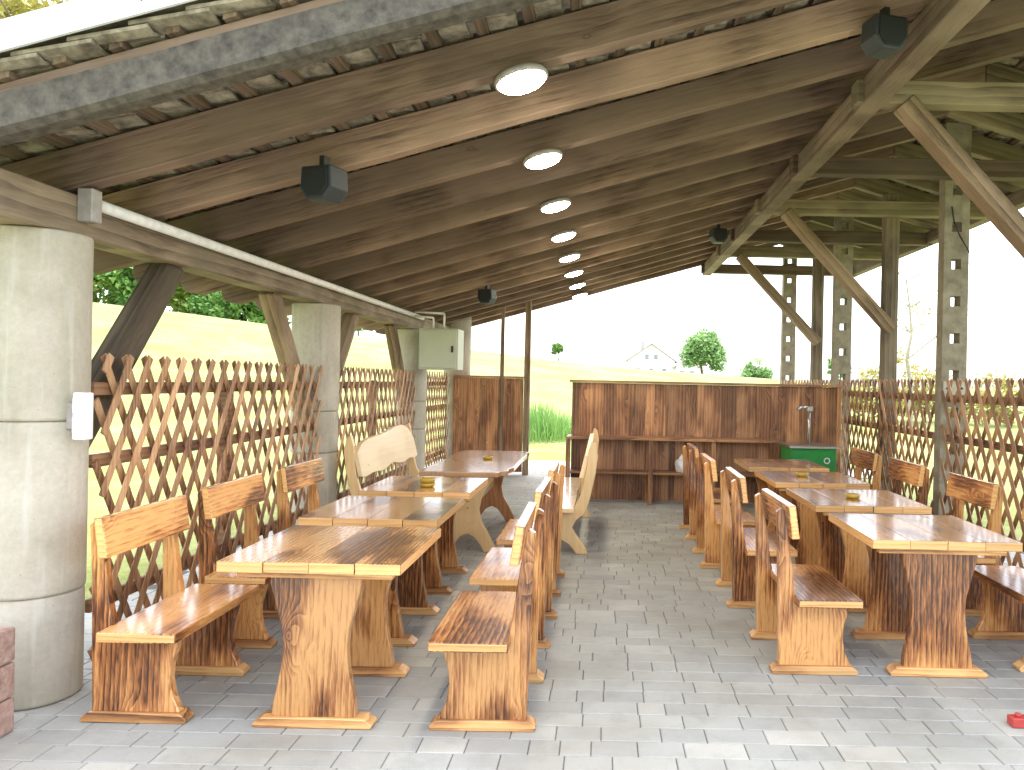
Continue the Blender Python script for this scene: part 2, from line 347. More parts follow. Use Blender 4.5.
# ------------------------------------------------------------------ setting: terrain, paving
def sstep(t): t = max(0,min(1,t)); return t*t*(3-2*t)
def ground_z(x, y):
    r = math.hypot(y, 0.9*x)
    A = 2.9 - 0.1*x if x < 0 else max(1.2, 2.9-0.06*x)
    A = min(A, 9)
    w = sstep((r-15)/48)
    if y < 8: w *= sstep((y+25)/33)
    return -0.03 + w*A
def terrain():
    bm = bmesh.new()
    def rng(a): return a
    xs = [-900,-500,-250,-140,-100,-80]+[-70+2.5*i for i in range(57)]+[80,100,140,250,500,900]
    ys = [-600,-200,-80,-40,-20]+[-15+2.5*i for i in range(40)]+[90,100,120,150,200,300,500,1200]
    V = [[bm.verts.new((x,y,ground_z(x,y)+ (0.12*noise.noise(Vector((x*.15,y*.15,0))) if math.hypot(x,y)>16 else 0))) for x in xs] for y in ys]
    for j in range(len(ys)-1):
        for i in range(len(xs)-1):
            f = bm.faces.new([V[j][i],V[j][i+1],V[j+1][i+1],V[j+1][i]]); f.smooth = True
    me = bpy.data.meshes.new('meadow'); bm.to_mesh(me); bm.free(); me.materials.append(M['grass'])
    o = bpy.data.objects.new('meadow', me); COL.objects.link(o); tag(o, kind='structure')
terrain()

def paving():
    b = MB(); rnd = random.Random(5)
    X0, X1, Y0, Y1 = -3.35, 4.2, -3.0, 13.6
    cd = 0.14; y = Y0
    while y < Y1-0.02:
        x = X0 - rnd.random()*0.2
        while x < X1:
            w = rnd.choice([0.14,0.21,0.21,0.28,0.28])
            t = min(1,max(0,rnd.gauss(0.5,0.27)))
            g = 0.0018; e = 0.004; z0=-0.01; z1=rnd.uniform(-0.0012,0.0012); z2=z1-0.004
            xa, xb, ya, yb = x+g, x+w-g, y+g, y+cd-g
            v = [b.bm.verts.new(p) for p in ((xa,ya,z2),(xb,ya,z2),(xb,yb,z2),(xa,yb,z2),(xa+e,ya+e,z1),(xb-e,ya+e,z1),(xb-e,yb-e,z1),(xa+e,yb-e,z1),(xa,ya,z0),(xb,ya,z0),(xb,yb,z0),(xa,yb,z0))]
            fs = [b.bm.faces.new([v[4],v[5],v[6],v[7]])]
            for i in range(4):
                j=(i+1)%4
                fs.append(b.bm.faces.new([v[i],v[j],v[4+j],v[4+i]])); fs.append(b.bm.faces.new([v[8+i],v[8+j],v[j],v[i]]))
            b._t(fs, t); x += w
        y += cd
    o = b.build('paving', M['paver'], recalc=False); tag(o, kind='structure')
    s = MB(); s.box(X0-0.25,X1+0.3,Y0-0.02,Y1+0.02,-0.2,-0.006); o = s.build('paving_bed', M['soil']); tag(o, kind='structure')
    s = MB(); s.box(-3.4,9,13.64,15.4,-0.2,-0.012); o = s.build('gravel_path', plain('gravel',(0.52,0.49,0.44),0.95,nscale=60,col2=(0.30,0.28,0.25),bump=0.5)); tag(o, kind='structure')
paving()

# ------------------------------------------------------------------ shelter
CH = 1.65                                # eye height
SL = 0.29
def rz_(X): return CH+1.712+SL*X         # underside of the left slope rafters
RX = 3.30; RZ = rz_(RX)                  # ridge
def rr_(X): return RZ - SL*(X-RX)
sh = thing('open_shelter', 'open timber shelter with tiled roof, grey rafters and concrete pillars covering the tables', 'shelter', (0,4,0))
def SP(mb, name, mat, **k):              # part of the shelter, mesh in world coordinates
    k.setdefault('bevel', 0)
    o = mb.build(name, mat, sh, **k); o.matrix_parent_inverse = Matrix.Translation((0,-4,0)); return o
RY = [3.17+0.69*i for i in range(17)]
RH = 0.215
for i, y in enumerate(RY):
    w = 0.10
    if i == 0:
        b = MB()   # barge rafter: rounded, weathered
        b.prism([(y-0.06,0),(y-0.03,-0.025),(y+0.04,-0.03),(y+0.07,0),(y+0.07,0.14),(y-0.05,0.15)], 'x', 0, 1)
        for v in b.bm.verts: pass
        bm = b.bm
        for v in bm.verts:
            X = -3.75 if v.co.x < 0.5 else RX
            v.co.z += rz_(X)+0.02; v.co.x = X
        es = [e for e in bm.edges if abs(e.verts[0].co.x-e.verts[1].co.x) > 1]
        bmesh.ops.subdivide_edges(bm, edges=es, cuts=40)
        for v in bm.verts: v.co.z += 0.006*noise.noise(Vector((v.co.x*2.1,v.co.y*20,1))); v.co.y += 0.006*noise.noise(Vector((v.co.x*2.4,v.co.z*9,7)))
        SP(b, 'barge_rafter', M['bitumen'])
        b = MB(); b.prism([(-3.75,rz_(-3.75)+0.172),(RX,RZ+0.172),(RX,RZ+0.225),(-3.75,rz_(-3.75)+0.225)], 'y', y-0.02, y+0.05)
        SP(b, 'barge_board', M['rafter'], bevel=0.004)
        b = MB(); b.prism([(RX+0.002,RZ),(5.0,rr_(5.0)),(5.0,rr_(5.0)+RH),(RX+0.002,RZ+RH)], 'y', y-w/2, y+w/2); SP(b,'barge_rafter',M['rafter_r'],bevel=0.004)
        continue
    jz = random.uniform(-0.008,0.008)
    b = MB()
    prof = []
    # left tail is cut in a rounded shape
    xe = -3.72
    prof += [(xe+0.02,rz_(xe)+RH-0.02),(xe,rz_(xe)+0.14),(xe+0.05,rz_(xe+0.05)+0.05),(xe+0.16,rz_(xe+0.16)+0.0)]
    prof += [(RX-0.002,RZ),(RX-0.002,RZ+RH),(xe+0.04,rz_(xe+0.04)+RH)]
    b.prism([(p[0],p[1]+jz) for p in prof], 'y', y-w/2, y+w/2)
    es = [e for e in b.bm.edges if abs(e.verts[0].co.x-e.verts[1].co.x) > 4]
    bmesh.ops.subdivide_edges(b.bm, edges=es, cuts=24)
    for v in b.bm.verts:
        v.co.z += 0.010*noise.noise(Vector((v.co.x*1.1, y*9, 3))) if v.co.z < rz_(v.co.x)+0.1 else 0
        v.co.y += 0.010*noise.noise(Vector((v.co.x*0.8, y*5, v.co.z)))
    SP(b, 'rafter', M['rafter'], bevel=0.006)
    b = MB(); b.prism([(RX+0.002,RZ+jz),(4.95,rr_(4.95)+jz),(4.95,rr_(4.95)+RH+jz),(RX+0.002,RZ+RH+jz)], 'y', y-w/2, y+w/2)
    SP(b, 'rafter', M['rafter_r'], bevel=0.006)
YA, YB = RY[0]-0.1, RY[-1]+0.12
# battens along the depth
bx = -3.7
while bx < 5.0:
    left = bx < RX-0.03
    z = (rz_(bx) if left else rr_(bx))+RH+0.012
    b = MB(); s = SL if left else -SL
    YT=YA+0.05; b.hexa([(bx-0.028,YT,z-s*0.028),(bx+0.028,YT,z+s*0.028),(bx+0.028,YB,z+s*0.028),(bx-0.028,YB,z-s*0.028),
            (bx-0.028,YT,z+0.03-s*0.028),(bx+0.028,YT,z+0.03+s*0.028),(bx+0.028,YB,z+0.03+s*0.028),(bx-0.028,YB,z+0.03-s*0.028)])
    SP(b, 'batten', M['batten'])
    bx += 0.235
# tiles: single curved plates in overlapping courses, one part per slope
def tiles(x0, x1, zf, sgn):
    b = MB(); rnd = random.Random(3)
    course = 0.235; tw = 0.19; L = 0.33
    nx = int(abs(x1-x0)/course)+1
    for i in range(nx):
        xs = x0 + sgn*i*course
        y = YA - (tw/2 if i%2 else 0)
        while y < YB:
            yb_ = y+tw-0.006
            ya_ = max(y,YA)
            if yb_ > YB+0.1: break
            d = rnd.uniform(-0.012,0.012); tz = rnd.uniform(-0.004,0.006)
            xl = xs+d; xh = min(xs+d+sgn*L, x1) if sgn>0 else max(xs+d+sgn*L, x1)
            if abs(xh-xl) < 0.08: break
            zl = zf(xl)+0.062+tz; zh = zf(xh)+0.030+tz
            c = 0.016
            ym = (ya_+yb_)/2
            tone = rnd.random()
            lo = [(xl,ya_,zl),(xl-sgn*0.025,ym,zl-c),(xl,yb_,zl),(xh,yb_,zh),(xh,ym,zh-c),(xh,ya_,zh)]
            v0 = [b.bm.verts.new(p) for p in lo]; v1 = [b.bm.verts.new((p[0],p[1],p[2]+0.016)) for p in lo]
            fs = [b.bm.faces.new([v0[0],v0[1],v0[4],v0[5]]), b.bm.faces.new([v0[1],v0[2],v0[3],v0[4]]),
                  b.bm.faces.new([v1[5],v1[4],v1[1],v1[0]]), b.bm.faces.new([v1[4],v1[3],v1[2],v1[1]])]
            for k in range(6): fs.append(b.bm.faces.new([v0[k],v1[k],v1[(k+1)%6],v0[(k+1)%6]]))
            b._t(fs, tone)
            y += tw
    SP(b, 'roof_tiles', M['tile'])
tiles(-3.86, RX+0.05, lambda x: rz_(x)+RH, 1)
tiles(5.12, RX-0.02, lambda x: rr_(x)+RH, -1)
# closed tile bedding above so that no light leaks between the courses
b = MB(); b.prism([(-3.8,rz_(-3.8)+RH+0.105),(RX,RZ+RH+0.105),(5.05,rr_(5.05)+RH+0.105),(5.05,rr_(5.05)+RH+0.13),(RX,RZ+RH+0.13),(-3.8,rz_(-3.8)+RH+0.13)], 'y', YA+0.02, YB-0.02)
SP(b, 'roof_covering', M['tile'])
b = MB()   # white sheet verge on the near gable
b.prism([(-3.9,rz_(-3.9)+RH+0.075),(RX,RZ+RH+0.075),(RX,RZ+RH+0.20),(-3.9,rz_(-3.9)+RH+0.20)], 'y', YA-0.035, YA-0.02)
b.prism([(-3.9,rz_(-3.9)+RH+0.195),(RX,RZ+RH+0.195),(RX,RZ+RH+0.20),(-3.9,rz_(-3.9)+RH+0.20)], 'y', YA-0.019, YA+0.12)
b.prism([(RX+0.002,RZ+RH+0.075),(5.15,rr_(5.15)+RH+0.075),(5.15,rr_(5.15)+RH+0.20),(RX+0.002,RZ+RH+0.20)], 'y', YA-0.035, YA-0.02)
v = SP(b, 'verge_flashing', M['verge'])
b = MB()
for X in [-3.4+0.75*i for i in range(9)]: b.tube((X,YA-0.043,rz_(X)+RH+0.13),(X,YA-0.034,rz_(X)+RH+0.13),0.007,n=8)
s = b.build('screw', M['cable'], v); s['kind']='stuff'; del s['kind']

# eave plate, middle purlin, outer purlin
b = MB(); b.box(-2.90,-2.70,2.85,14.2,CH+0.69,CH+0.895); SP(b,'eave_plate',M['beam_y'],bevel=0.008)
b = MB(); b.hexa([(1.85,2.9,CH+2.05),(2.01,2.9,CH+2.05),(2.01,14.3,CH+2.05),(1.85,14.3,CH+2.05),(1.85,2.9,rz_(1.85)-.002),(2.01,2.9,rz_(2.01)-.002),(2.01,14.3,rz_(2.01)-.002),(1.85,14.3,rz_(1.85)-.002)])
SP(b,'middle_purlin',M['beam_y'],bevel=0.008)
b = MB(); b.box(4.62,4.76,2.9,14.3,rr_(4.76)-0.17,rr_(4.76)-0.002); SP(b,'outer_purlin',M['beam_y'],bevel=0.006)
# round concrete pillars cast in two drums
PY = [3.80,7.35,10.95,13.35]
for i, y in enumerate(PY):
    X = (-2.865,-2.82,-2.80,-2.60)[i]; top = CH+0.688 if i < 3 else CH+1.13; r = 0.222
    b = MB()
    j1 = 0.52 if i == 0 else 0.45
    cuts = [0, 0.535, 1.395, top] if i == 0 else [0, 0.9, 1.30, top]
    for k in range(3):
        z0, z1 = cuts[k], cuts[k+1]; rk = r-0.014 if k == 0 else r + (0.003 if k==2 else 0)
        ox = 0.012 if k==0 else 0
        b.lathe([(rk-0.012,z0+0.001),(rk-0.002,z0+0.008),(rk,z0+0.02),(rk,z1-0.014),(rk-0.004,z1-0.005),(rk-0.014,z1-0.0005)], (X+ox,y,0), 48)
    if i == 3:
        b.bm.free(); b = MB(); b.lathe([(0.2,0),(0.2,CH+0.02),(0.235,CH+0.03),(0.235,top-0.01),(0.22,top)], (X,y,0), 40)
    SP(b, 'concrete_pillar', M['pillar'], recalc=True)
# braces from the pillars to the eave plate
def brace(p0, p1, w, h, mat, name='brace'):
    b = MB(); p0=Vector(p0); p1=Vector(p1); L=(p1-p0).length; d=(p1-p0).normalized()
    b.box(-w/2,w/2,-h/2,h/2,0,L)
    o = b.build(name, mat, sh, bevel=0.006)
    q = d.to_track_quat('Z','Y'); o.rotation_mode='QUATERNION'
    # keep the brace's faces parallel to the frame
    if abs(d.x) < 0.01: q = Matrix((Vector((1,0,0)), d.cross(Vector((1,0,0))), d)).transposed().to_quaternion()
    else: q = Matrix((Vector((0,1,0)).cross(d), Vector((0,1,0)), d)).transposed().to_quaternion()
    o.rotation_quaternion = q; o.location = p0; o.matrix_parent_inverse = Matrix.Translation((0,-4,0)); return o
for y in PY[:3]:
    if y > 4: brace((-2.84,y-0.18,1.25),(-2.84,y-1.02,CH+0.71),0.12,0.16,M['brace'])
    brace((-2.84,y+0.18,1.25),(-2.84,y+1.10,CH+0.71),0.12,0.18,M['brace'] if y>4 else M['post'])
# right side: concrete posts with square holes, timber posts, tie beams and diagonal braces
def holed_post(X, y):
    b = MB(); w=0.125; d=0.068; z=0.0; hw=0.048; top = RZ-0.02
    pitch=0.37; z=1.78-pitch*4; first=True
    zs=[0.0]
    holes=[z+pitch*k for k in range(0,12) if z+pitch*k > 0.1 and z+pitch*k+0.2 < top]
    b.box(X-w,X-hw,y-d,y+d,0,top,tint=.5); b.box(X+hw,X+w,y-d,y+d,0,top,tint=.5)
    prev=0.0
    for hz in holes:
        b.box(X-hw,X+hw,y-d+0.001,y+d-0.001,prev,hz-0.05,tint=.5); prev=hz+0.05
    b.box(X-hw,X+hw,y-d+0.001,y+d-0.001,prev,top,tint=.5)
    o = SP(b,'concrete_post',M['concrete_post'])
    return o
TB = [5.5,7.35,9.05,10.85,12.15,14.05]
zt = CH+2.06
for k, y in enumerate(TB):
    conc = k in (1,3,5)
    if conc:
        holed_post(3.5, y+0.2)
        if k==1:
            c = MB(); c.box(3.39,3.61,y+0.118,y+0.131,CH-0.14,CH+0.07); SP(c,'splice_plate',M['pillar'])
            c = MB()
            for dx in (-.07,.07): c.tube((3.5+dx,y+0.108,CH+0.0),(3.5+dx,y+0.1175,CH+0.0),0.012,n=8)
            SP(c,'bolt',M['cable'])
    else:
        b = MB(); b.box(3.415,3.575,y+0.08,y+0.24,0,zt+0.3); SP(b,'timber_post',M['post'],bevel=0.006)
        brace((3.46,y-0.0,CH+0.69),(2.16,y-0.0,zt+0.02),0.13,0.155,M['brace'])
    b = MB(); b.box(1.80,4.70,y-0.06,y+0.078,zt-0.0,zt+0.17); SP(b,'tie_beam',M['tie'] if k not in (1,3,5) else M['tie_dark'],bevel=0.006)
b = MB(); P=[Vector((3.42,7.43,3.45)),Vector((3.44,7.42,3.3)),Vector((3.50,7.41,3.15)),Vector((3.58,7.41,3.02)),Vector((3.60,7.43,3.0))]; b.path(P,0.008); SP(b,'post_cable',M['cable'])
# posts beside the rear passage
b = MB(); b.box(-1.36,-1.26,12.9,13.0,0,rz_(-1.3)+0.03); SP(b,'slim_post',M['brace'],bevel=0.004)
b = MB(); b.box(-1.76,-1.70,12.80,12.86,0,rz_(-1.7)+0.03); SP(b,'slim_post',M['brace'],bevel=0.003)

# ------------------------------------------------------------------ services
b = MB(); b.tube((-2.665,3.92,CH+0.865),(-2.665,11.0,CH+0.865),0.031,n=14)
o = b.build('conduit_pipe', M['pipe']); tag(o,'pale grey metal pipe running along the top of the left eave beam','pipe')
t = thing('junction_box','small grey box at the near end of the pipe above the first pillar','junction box',(-2.66,3.86,CH+0.76))
b = MB(); b.box(-.04,.04,-.04,.04,0,.17); b.build('body', M['steel_grey'], t, bevel=0.006)
b = MB(); b.box(-.13,-.05,-.04,.04,.05,.14); b.build('gland', M['steel'], t, bevel=0.006)
# electrical cabinet on the third pillar
t = thing('electrical_cabinet','pale green metal cabinet mounted high on the third pillar','cabinet',(-2.28,10.35,1.76))
b = MB(); b.box(-.27,.27,0,.42,0,.57); b.build('body', M['cabinet'], t, bevel=0.008)
b = MB(); b.box(-.25,.25,-.018,-.002,.02,.55); d = b.build('door', M['cabinet'], t, bevel=0.006)
b = MB(); b.box(.18,.21,-.034,-.02,.24,.33); b.build('handle', M['cable'], d, bevel=0.003)
b = MB(); b.box(-.30,.0,.42,.56,.1,.16); b.box(-.30,.0,.42,.56,.42,.48); b.build('bracket', M['steel'], t)
b = MB(); b.path([Vector((-.1,.1,.57)),Vector((-.1,.1,.72)),Vector((-.36,.1,.74))],.015); b.path([Vector((.05,.1,.57)),Vector((.05,.1,.78)),Vector((-.36,.1,.80))],.015); b.build('conduit', M['pipe'], t)
t = thing('socket_box','small white plastic socket box on the right side of the first pillar','socket box',(-2.575,3.71,1.305))
b = MB(); b.box(-.034,.034,-.02,.04,0,.235); b.build('housing', M['white_plastic'], t, bevel=0.01, seg=2)
b = MB(); b.box(-.085,-.0345,.01,.035,.05,.18); b.build('mounting_plate', M['steel_grey'], t, bevel=0.003)
for z in (.03,.13):
    b = MB(); b.box(-.027,.027,-.034,-.021,z,z+.085); b.build('flap', M['white_plastic'], t, bevel=0.006)

# round lamps under the rafters
ordn = ['nearest','second','third','fourth','fifth','sixth','seventh','farthest']
lamp0 = None
for i in range(8):
    y = RY[1+2*i] + 0.0
    lab = ('lit round ceiling lamp nearest the front, largest of the row' if i==0 else 'lit round ceiling lamp, farthest and smallest of the row' if i==7 else
           'lit round ceiling lamp, %s from the front of the row of lamps' % ordn[i])
    if lamp0 is None:
        lamp0 = thing('ceiling_lamp', lab, 'lamp', (-0.46,y,rz_(-0.46)-0.012), group='round lamps under the rafters')
        b = MB(); b.lathe([(0.10,0),(0.135,-0.004),(0.142,-0.02),(0.142,-0.034),(0.128,-0.038)],(0,0,0),32); b.build('housing', M['steel_grey'], lamp0)
        b = MB(); b.lathe([(0.128,-0.034),(0.127,-0.042),(0.11,-0.056),(0.07,-0.066),(0.02,-0.07)],(0,0,0),32); b.build('diffuser', M['lamp'], lamp0)
        lamp0.rotation_euler = (0,-math.atan(SL),0)
    else:
        c = copy_thing(lamp0, (-0.46,y,rz_(-0.46)-0.012), 0, lab); c.rotation_euler = (0,-math.atan(SL),0)
# loudspeakers
def speaker(X, y, rz, label):
    t = thing('loudspeaker', label, 'loudspeaker', (X,y,rz_(X)-0.02), rz, 'black loudspeakers under the roof')
    b = MB(); b.prism([(-.12,-.02),(.12,-.02),(.13,-.17),(.07,-.25),(-.07,-.25),(-.13,-.17)], 'y', -.09, .09); b.build('cabinet', M['speaker'], t, bevel=0.014, seg=2)
    b = MB(); b.prism([(-.10,-.04),(.10,-.04),(.105,-.165),(.055,-.225),(-.055,-.225),(-.105,-.165)], 'y', -.104, -.09); b.build('grille', M['speaker_grille'], t, bevel=0.004)
    b = MB(); b.box(-.02,.02,-.03,.03,-.02,.06); b.build('bracket', M['cable'], t)
    t.scale=(.85,.85,.85)
speaker(-1.64,4.35,R(-20),'black loudspeaker hanging from the rafters at front left')
speaker(1.60,4.38,R(15),'black loudspeaker beside the middle purlin at front right')
speaker(1.54,10.3,R(15),'small dark loudspeaker beside the middle purlin near the back')
speaker(-1.60,10.2,R(-20),'small dark loudspeaker near the back left, above the rear partition')

# ------------------------------------------------------------------ lattice fences
def lattice(X, ya, yb, label, out, top=1.735, post_side=1):
    t = thing('lattice_fence', label, 'fence', (X,ya,0), group='brown lattice fence panels')
    z0 = 0.08; m_ = 0.54; pitch = 0.18; hw = 0.0255
    L = yb-ya
    for layer, dirn, name in ((0,1,'front_slats'),(1,-1,'rear_slats')):
        b = MB(); H = top-z0
        k = -int(H*m_/pitch)-1
        while k*pitch < L+H*m_:
            yt = k*pitch + 0.05; ybm = yt + dirn*m_*H     # top point and bottom point
            # clip to [0, L]
            P0 = [yt, top]; P1 = [ybm, z0]
            lo, hi = 0.0, 1.0
            dy = ybm-yt
            for lim, sg in ((0.0,1),(L,-1)):
                a = (yt-lim)*sg; c = dy*sg
                if c > 0: lo = max(lo, -a/c)
                elif c < 0: hi = min(hi, -a/c)
            if hi-lo > 0.03:
                A = Vector((0, yt+dy*lo, top-H*lo)); B = Vector((0, yt+dy*hi, top-H*hi))
                xo = (-0.012 if layer==0 else 0.012)*out*-1
                A.x = B.x = xo + random.uniform(-.002,.002)
                d = (B-A).normalized(); n_ = d.cross(Vector((1,0,0))).normalized()
                # half round section
                s = -out if layer==0 else out
                sec = [(-hw,0.0),(-hw*0.75,0.008),(0,0.012),(hw*0.75,0.008),(hw,0.0)]
                ra = [b.bm.verts.new(A+n_*u+Vector((-s*0.011+s*w_*1.0 ,0,0))) for u,w_ in sec]
                rb = [b.bm.verts.new(B+n_*u+Vector((-s*0.011+s*w_*1.0 ,0,0))) for u,w_ in sec]
                ra += [b.bm.verts.new(A-n_*hw*-1*1+Vector((-s*0.013,0,0))), b.bm.verts.new(A-n_*hw+Vector((-s*0.013,0,0)))]
                rb += [b.bm.verts.new(B+n_*hw+Vector((-s*0.013,0,0))), b.bm.verts.new(B-n_*hw+Vector((-s*0.013,0,0)))]
                nn = len(ra); fs=[b.bm.faces.new(ra), b.bm.faces.new(list(reversed(rb)))]
                for q in range(nn): fs.append(b.bm.faces.new([ra[q],rb[q],rb[(q+1)%nn],ra[(q+1)%nn]]))
                b._t(fs, None)
            k += 1
        b.build(name, M['lattice'], t)
    for z in (0.38, 1.16, 1.55):
        b = MB(); x0 = out*0.030; x1 = out*0.062; b.box(min(x0,x1),max(x0,x1),0.0,L,z-0.036,z+0.036); b.build('rail', M['rail'], t, bevel=0.005)
    n_p = max(1,int(round(L/1.7)))
    for i in range(1, n_p):
        y = L*i/n_p
        b = MB(); x0 = out*0.065; x1 = out*0.145; b.box(min(x0,x1),max(x0,x1),y-.04,y+.04,-.05,1.60); b.build('fence_post', M['rail'], t, bevel=0.004)
lattice(-2.70, 4.03, 7.14, 'tall brown lattice fence panel between the first and second round pillars', -1)
lattice(-2.70, 7.57, 10.73, 'brown lattice fence panel on the left, behind the pale carved bench', -1)
lattice(-2.70, 11.17, 13.1, 'short brown lattice fence panel between the cabinet pillar and the rear partition', -1)
lattice(3.38, 3.3, 7.43, 'brown lattice fence panel at the right edge, before the nearest holed post', 1)
lattice(3.38, 7.67, 10.93, 'brown lattice fence panel on the right between two holed concrete posts', 1)
lattice(3.38, 11.17, 14.1, 'brown lattice fence panel at the far right behind the bar', 1)

# low wall of red blocks at the left edge
b = MB()
for c in range(3):
    y = 3.42; k = 0
    while y > 1.9:
        w = 0.38 if not (k==0 and c%2) else 0.19
        b.box(-2.85,-2.645,y-w+0.004,y-0.004,c*0.16+0.002,c*0.16+0.157); y -= w; k += 1
o = b.build('block_wall', M['block'], bevel=0.012, seg=2, wobble=0.004); tag(o,'low wall of rough reddish blocks in front of the first pillar','wall')

# ------------------------------------------------------------------ flamed benches and tables
def end_pale(b, ax=1):
    b.bm.normal_update()
    for f in b.bm.faces:
        if abs(f.normal[ax]) > 0.9: f.material_index = 1
def make_bench():
    L = 0.84
    t = thing('wooden_bench','x','bench',(0,0,0),group='flamed wooden benches')
    b = MB(); b.box(-.125,.24,-L/2,L/2,.405,.45)
    bmesh.ops.recalc_face_normals(b.bm, faces=b.bm.faces); end_pale(b)
    b.build('seat', [M['flame_YX'],M['edge']], t, bevel=0.006, seg=2)
    b = MB()
    prof = [(-.155,.775),(-.112,.778),(-.138,.968),(-.182,.962)]
    b.prism(prof,'y',-.37,.33); bmesh.ops.recalc_face_normals(b.bm, faces=b.bm.faces); end_pale(b)
    b.build('backrest', [M['flame_YZ'],M['edge']], t, bevel=0.006, seg=2)
    for y0 in (-.32,.25):
        b = MB()
        pr = [(-.205,.045),(-.21,.25),(-.215,.5),(-.222,.75),(-.232,.925),(-.200,.945),(-.190,.93),(-.160,.76),(-.128,.52),(-.115,.46),(-.12,.404),
              (.195,.404),(.19,.36),(.165,.27),(.16,.20),(.175,.12),(.21,.045)]
        b.prism(pr,'y',y0,y0+.048); p = b.build('side_panel', M['flame_ZX'], t, bevel=0.005)
        b = MB(); b.prism([(-.242,0),(.242,0),(.25,.02),(.215,.047),(-.215,.047),(-.25,.02)],'y',y0-.018,y0+.066)
        b.build('foot', M['foot'], p, bevel=0.004)
    return t
bench0 = make_bench()
BL = [  # X, near y, facing (+1 = towards +X), label
 (-2.17,3.43, 1,'flamed wooden bench against the left lattice, nearest one, beside the big concrete pillar'),
 (-2.20,4.42, 1,'flamed wooden bench against the left lattice, second one from the first pillar'),
 (-2.18,5.47, 1,'flamed wooden bench against the left lattice, last one before the pale carved bench'),
 (-.535,3.40,-1,'flamed bench standing on the aisle by the nearest left table, dark blotch on its seat'),
 (-.535,4.50,-1,'flamed bench on the aisle beside the second left table'),
 (-.535,5.60,-1,'flamed bench on the aisle beside the third left table, next to the pale bench'),
 (1.24,4.19, 1,'flamed bench on the aisle side of the nearest table of the right row'),
 (1.20,5.43, 1,'flamed bench on the aisle side of the second right table'),
 (1.15,6.60, 1,'flamed bench on the aisle side of the third right table'),
 (1.15,7.80, 1,'flamed bench on the aisle side of the farthest right table, nearest the bar'),
 (2.72,4.27,-1,'flamed bench cut off by the right edge of the photo, beside the nearest right table'),
 (2.70,5.33,-1,'flamed bench against the right lattice just before the nearest holed post'),
 (2.67,6.50,-1,'flamed bench against the right lattice just beyond the nearest holed post'),
 (2.67,7.62,-1,'flamed bench against the right lattice, farthest one by the green cabinet')]
rb = random.Random(9)
for i, (X,y,f,lab) in enumerate(BL):
    rz = (0 if f>0 else math.pi) + R(rb.uniform(-.8,.8))
    if i == 0: bench0.location=(X,y+.42,0); bench0.rotation_euler=(0,0,rz); bench0['label']=lab
    else: copy_thing(bench0,(X,y+.42,0),rz,lab)
def make_table():
    t = thing('wooden_table','x','table',(0,0,0),group='flamed wooden tables')
    b = MB(); W=.42; L=.43; n=4
    for k in range(n):
        x0=-W+2*W*k/n; x1=x0+2*W/n; g=.001; dl = (-.004,.003,-.001,.002)[k]
        b.box(x0+g,x1-g,-L+dl,L+dl,.742,.792,tint=.13+.25*k)
    bmesh.ops.recalc_face_normals(b.bm, faces=b.bm.faces)
    for f in b.bm.faces:
        c = f.calc_center_median()
        if abs(f.normal.y)>.9 or (abs(f.normal.x)>.9 and abs(c.x)>W-.01): f.material_index=1
    b.build('tabletop',[M['top'],M['edge']],t,bevel=.0022,seg=2)
    for y in (-.395,.355):
        b = MB(); b.box(-.345,.375,y,y+.05,.712,.740); b.build('cleat',M['foot'],t,bevel=.003)
    for y0 in (-.335,.285):
        b = MB()
        half = [(.215,.711),(.212,.66),(.185,.56),(.158,.46),(.150,.38),(.156,.29),(.172,.20),(.190,.12),(.198,.045)]
        pr = half+[(-x,z) for x,z in reversed(half)]
        b.prism(pr,'y',y0,y0+.05); p = b.build('trestle',M['flame_ZX'],t,bevel=.005)
        b = MB(); b.prism([(-.272,0),(.272,0),(.282,.018),(.24,.047),(-.24,.047),(-.282,.018)],'y',y0-.02,y0+.07); b.build('foot',M['foot'],p,bevel=.004)
    b = MB(); b.box(-.02,.02,-.284,.284,.60,.70); b.build('stretcher',M['flame_YZ'],t,bevel=.003)
    return t
tab0 = make_table()
TL = [(-1.325,3.42,'flamed four-plank wooden table in the left foreground, nearest of the left row'),
      (-1.395,4.51,'flamed four-plank wooden table, second in the left row'),
      (-1.395,5.62,'flamed wooden table, third in the left row, holding two stacked amber ashtrays'),
      (1.955,4.20,'flamed four-plank wooden table in the right foreground, nearest of the right row'),
      (1.96,5.38,'flamed wooden table, second in the right row, with an amber ashtray'),
      (1.95,6.60,'flamed wooden table, third in the right row, with a small amber ashtray'),
      (1.95,7.78,'flamed wooden table, last in the right row before the bar and green cabinet')]
for i,(X,y,lab) in enumerate(TL):
    rz = R(rb.uniform(-.6,.6)) + (math.pi if i%2 else 0)
    if i==0: tab0.location=(X,y+.43,0); tab0.rotation_euler=(0,0,0); tab0['label']=lab
    else: copy_thing(tab0,(X,y+.43,0),rz,lab)

# ------------------------------------------------------------------ carved pale set
t = thing('carved_table','long table with scalloped brown top and pale curved trestles','table',(-1.26,7.92,0))
b = MB()
Lh=1.05; Wh=.41
out = [(-Wh,-Lh),(Wh-.10,-Lh),(Wh-.085,-Lh+.09),(Wh-.02,-Lh+.15),(Wh-.035,-Lh+.3),(Wh,-Lh+.45),(Wh-.01,0.0),(Wh,Lh-.4),(Wh-.03,Lh-.25),(Wh,Lh-.1),(Wh-.05,Lh),(-Wh+.05,Lh),(-Wh,Lh-.15),(-Wh+.02,.2),(-Wh,-.3)]
b.prism(out,'z',.745,.79); b.build('tabletop',M['brown_top'],t,bevel=.006,seg=2)
half = [(.235,.744),(.23,.68),(.17,.60),(.125,.50),(.105,.40),(.13,.29),(.20,.17),(.25,.07),(.27,.0),(.16,.0),(.13,.06),(.07,.14)]
pr = half+[(0,.175)]+[(-x,z) for x,z in reversed(half)]
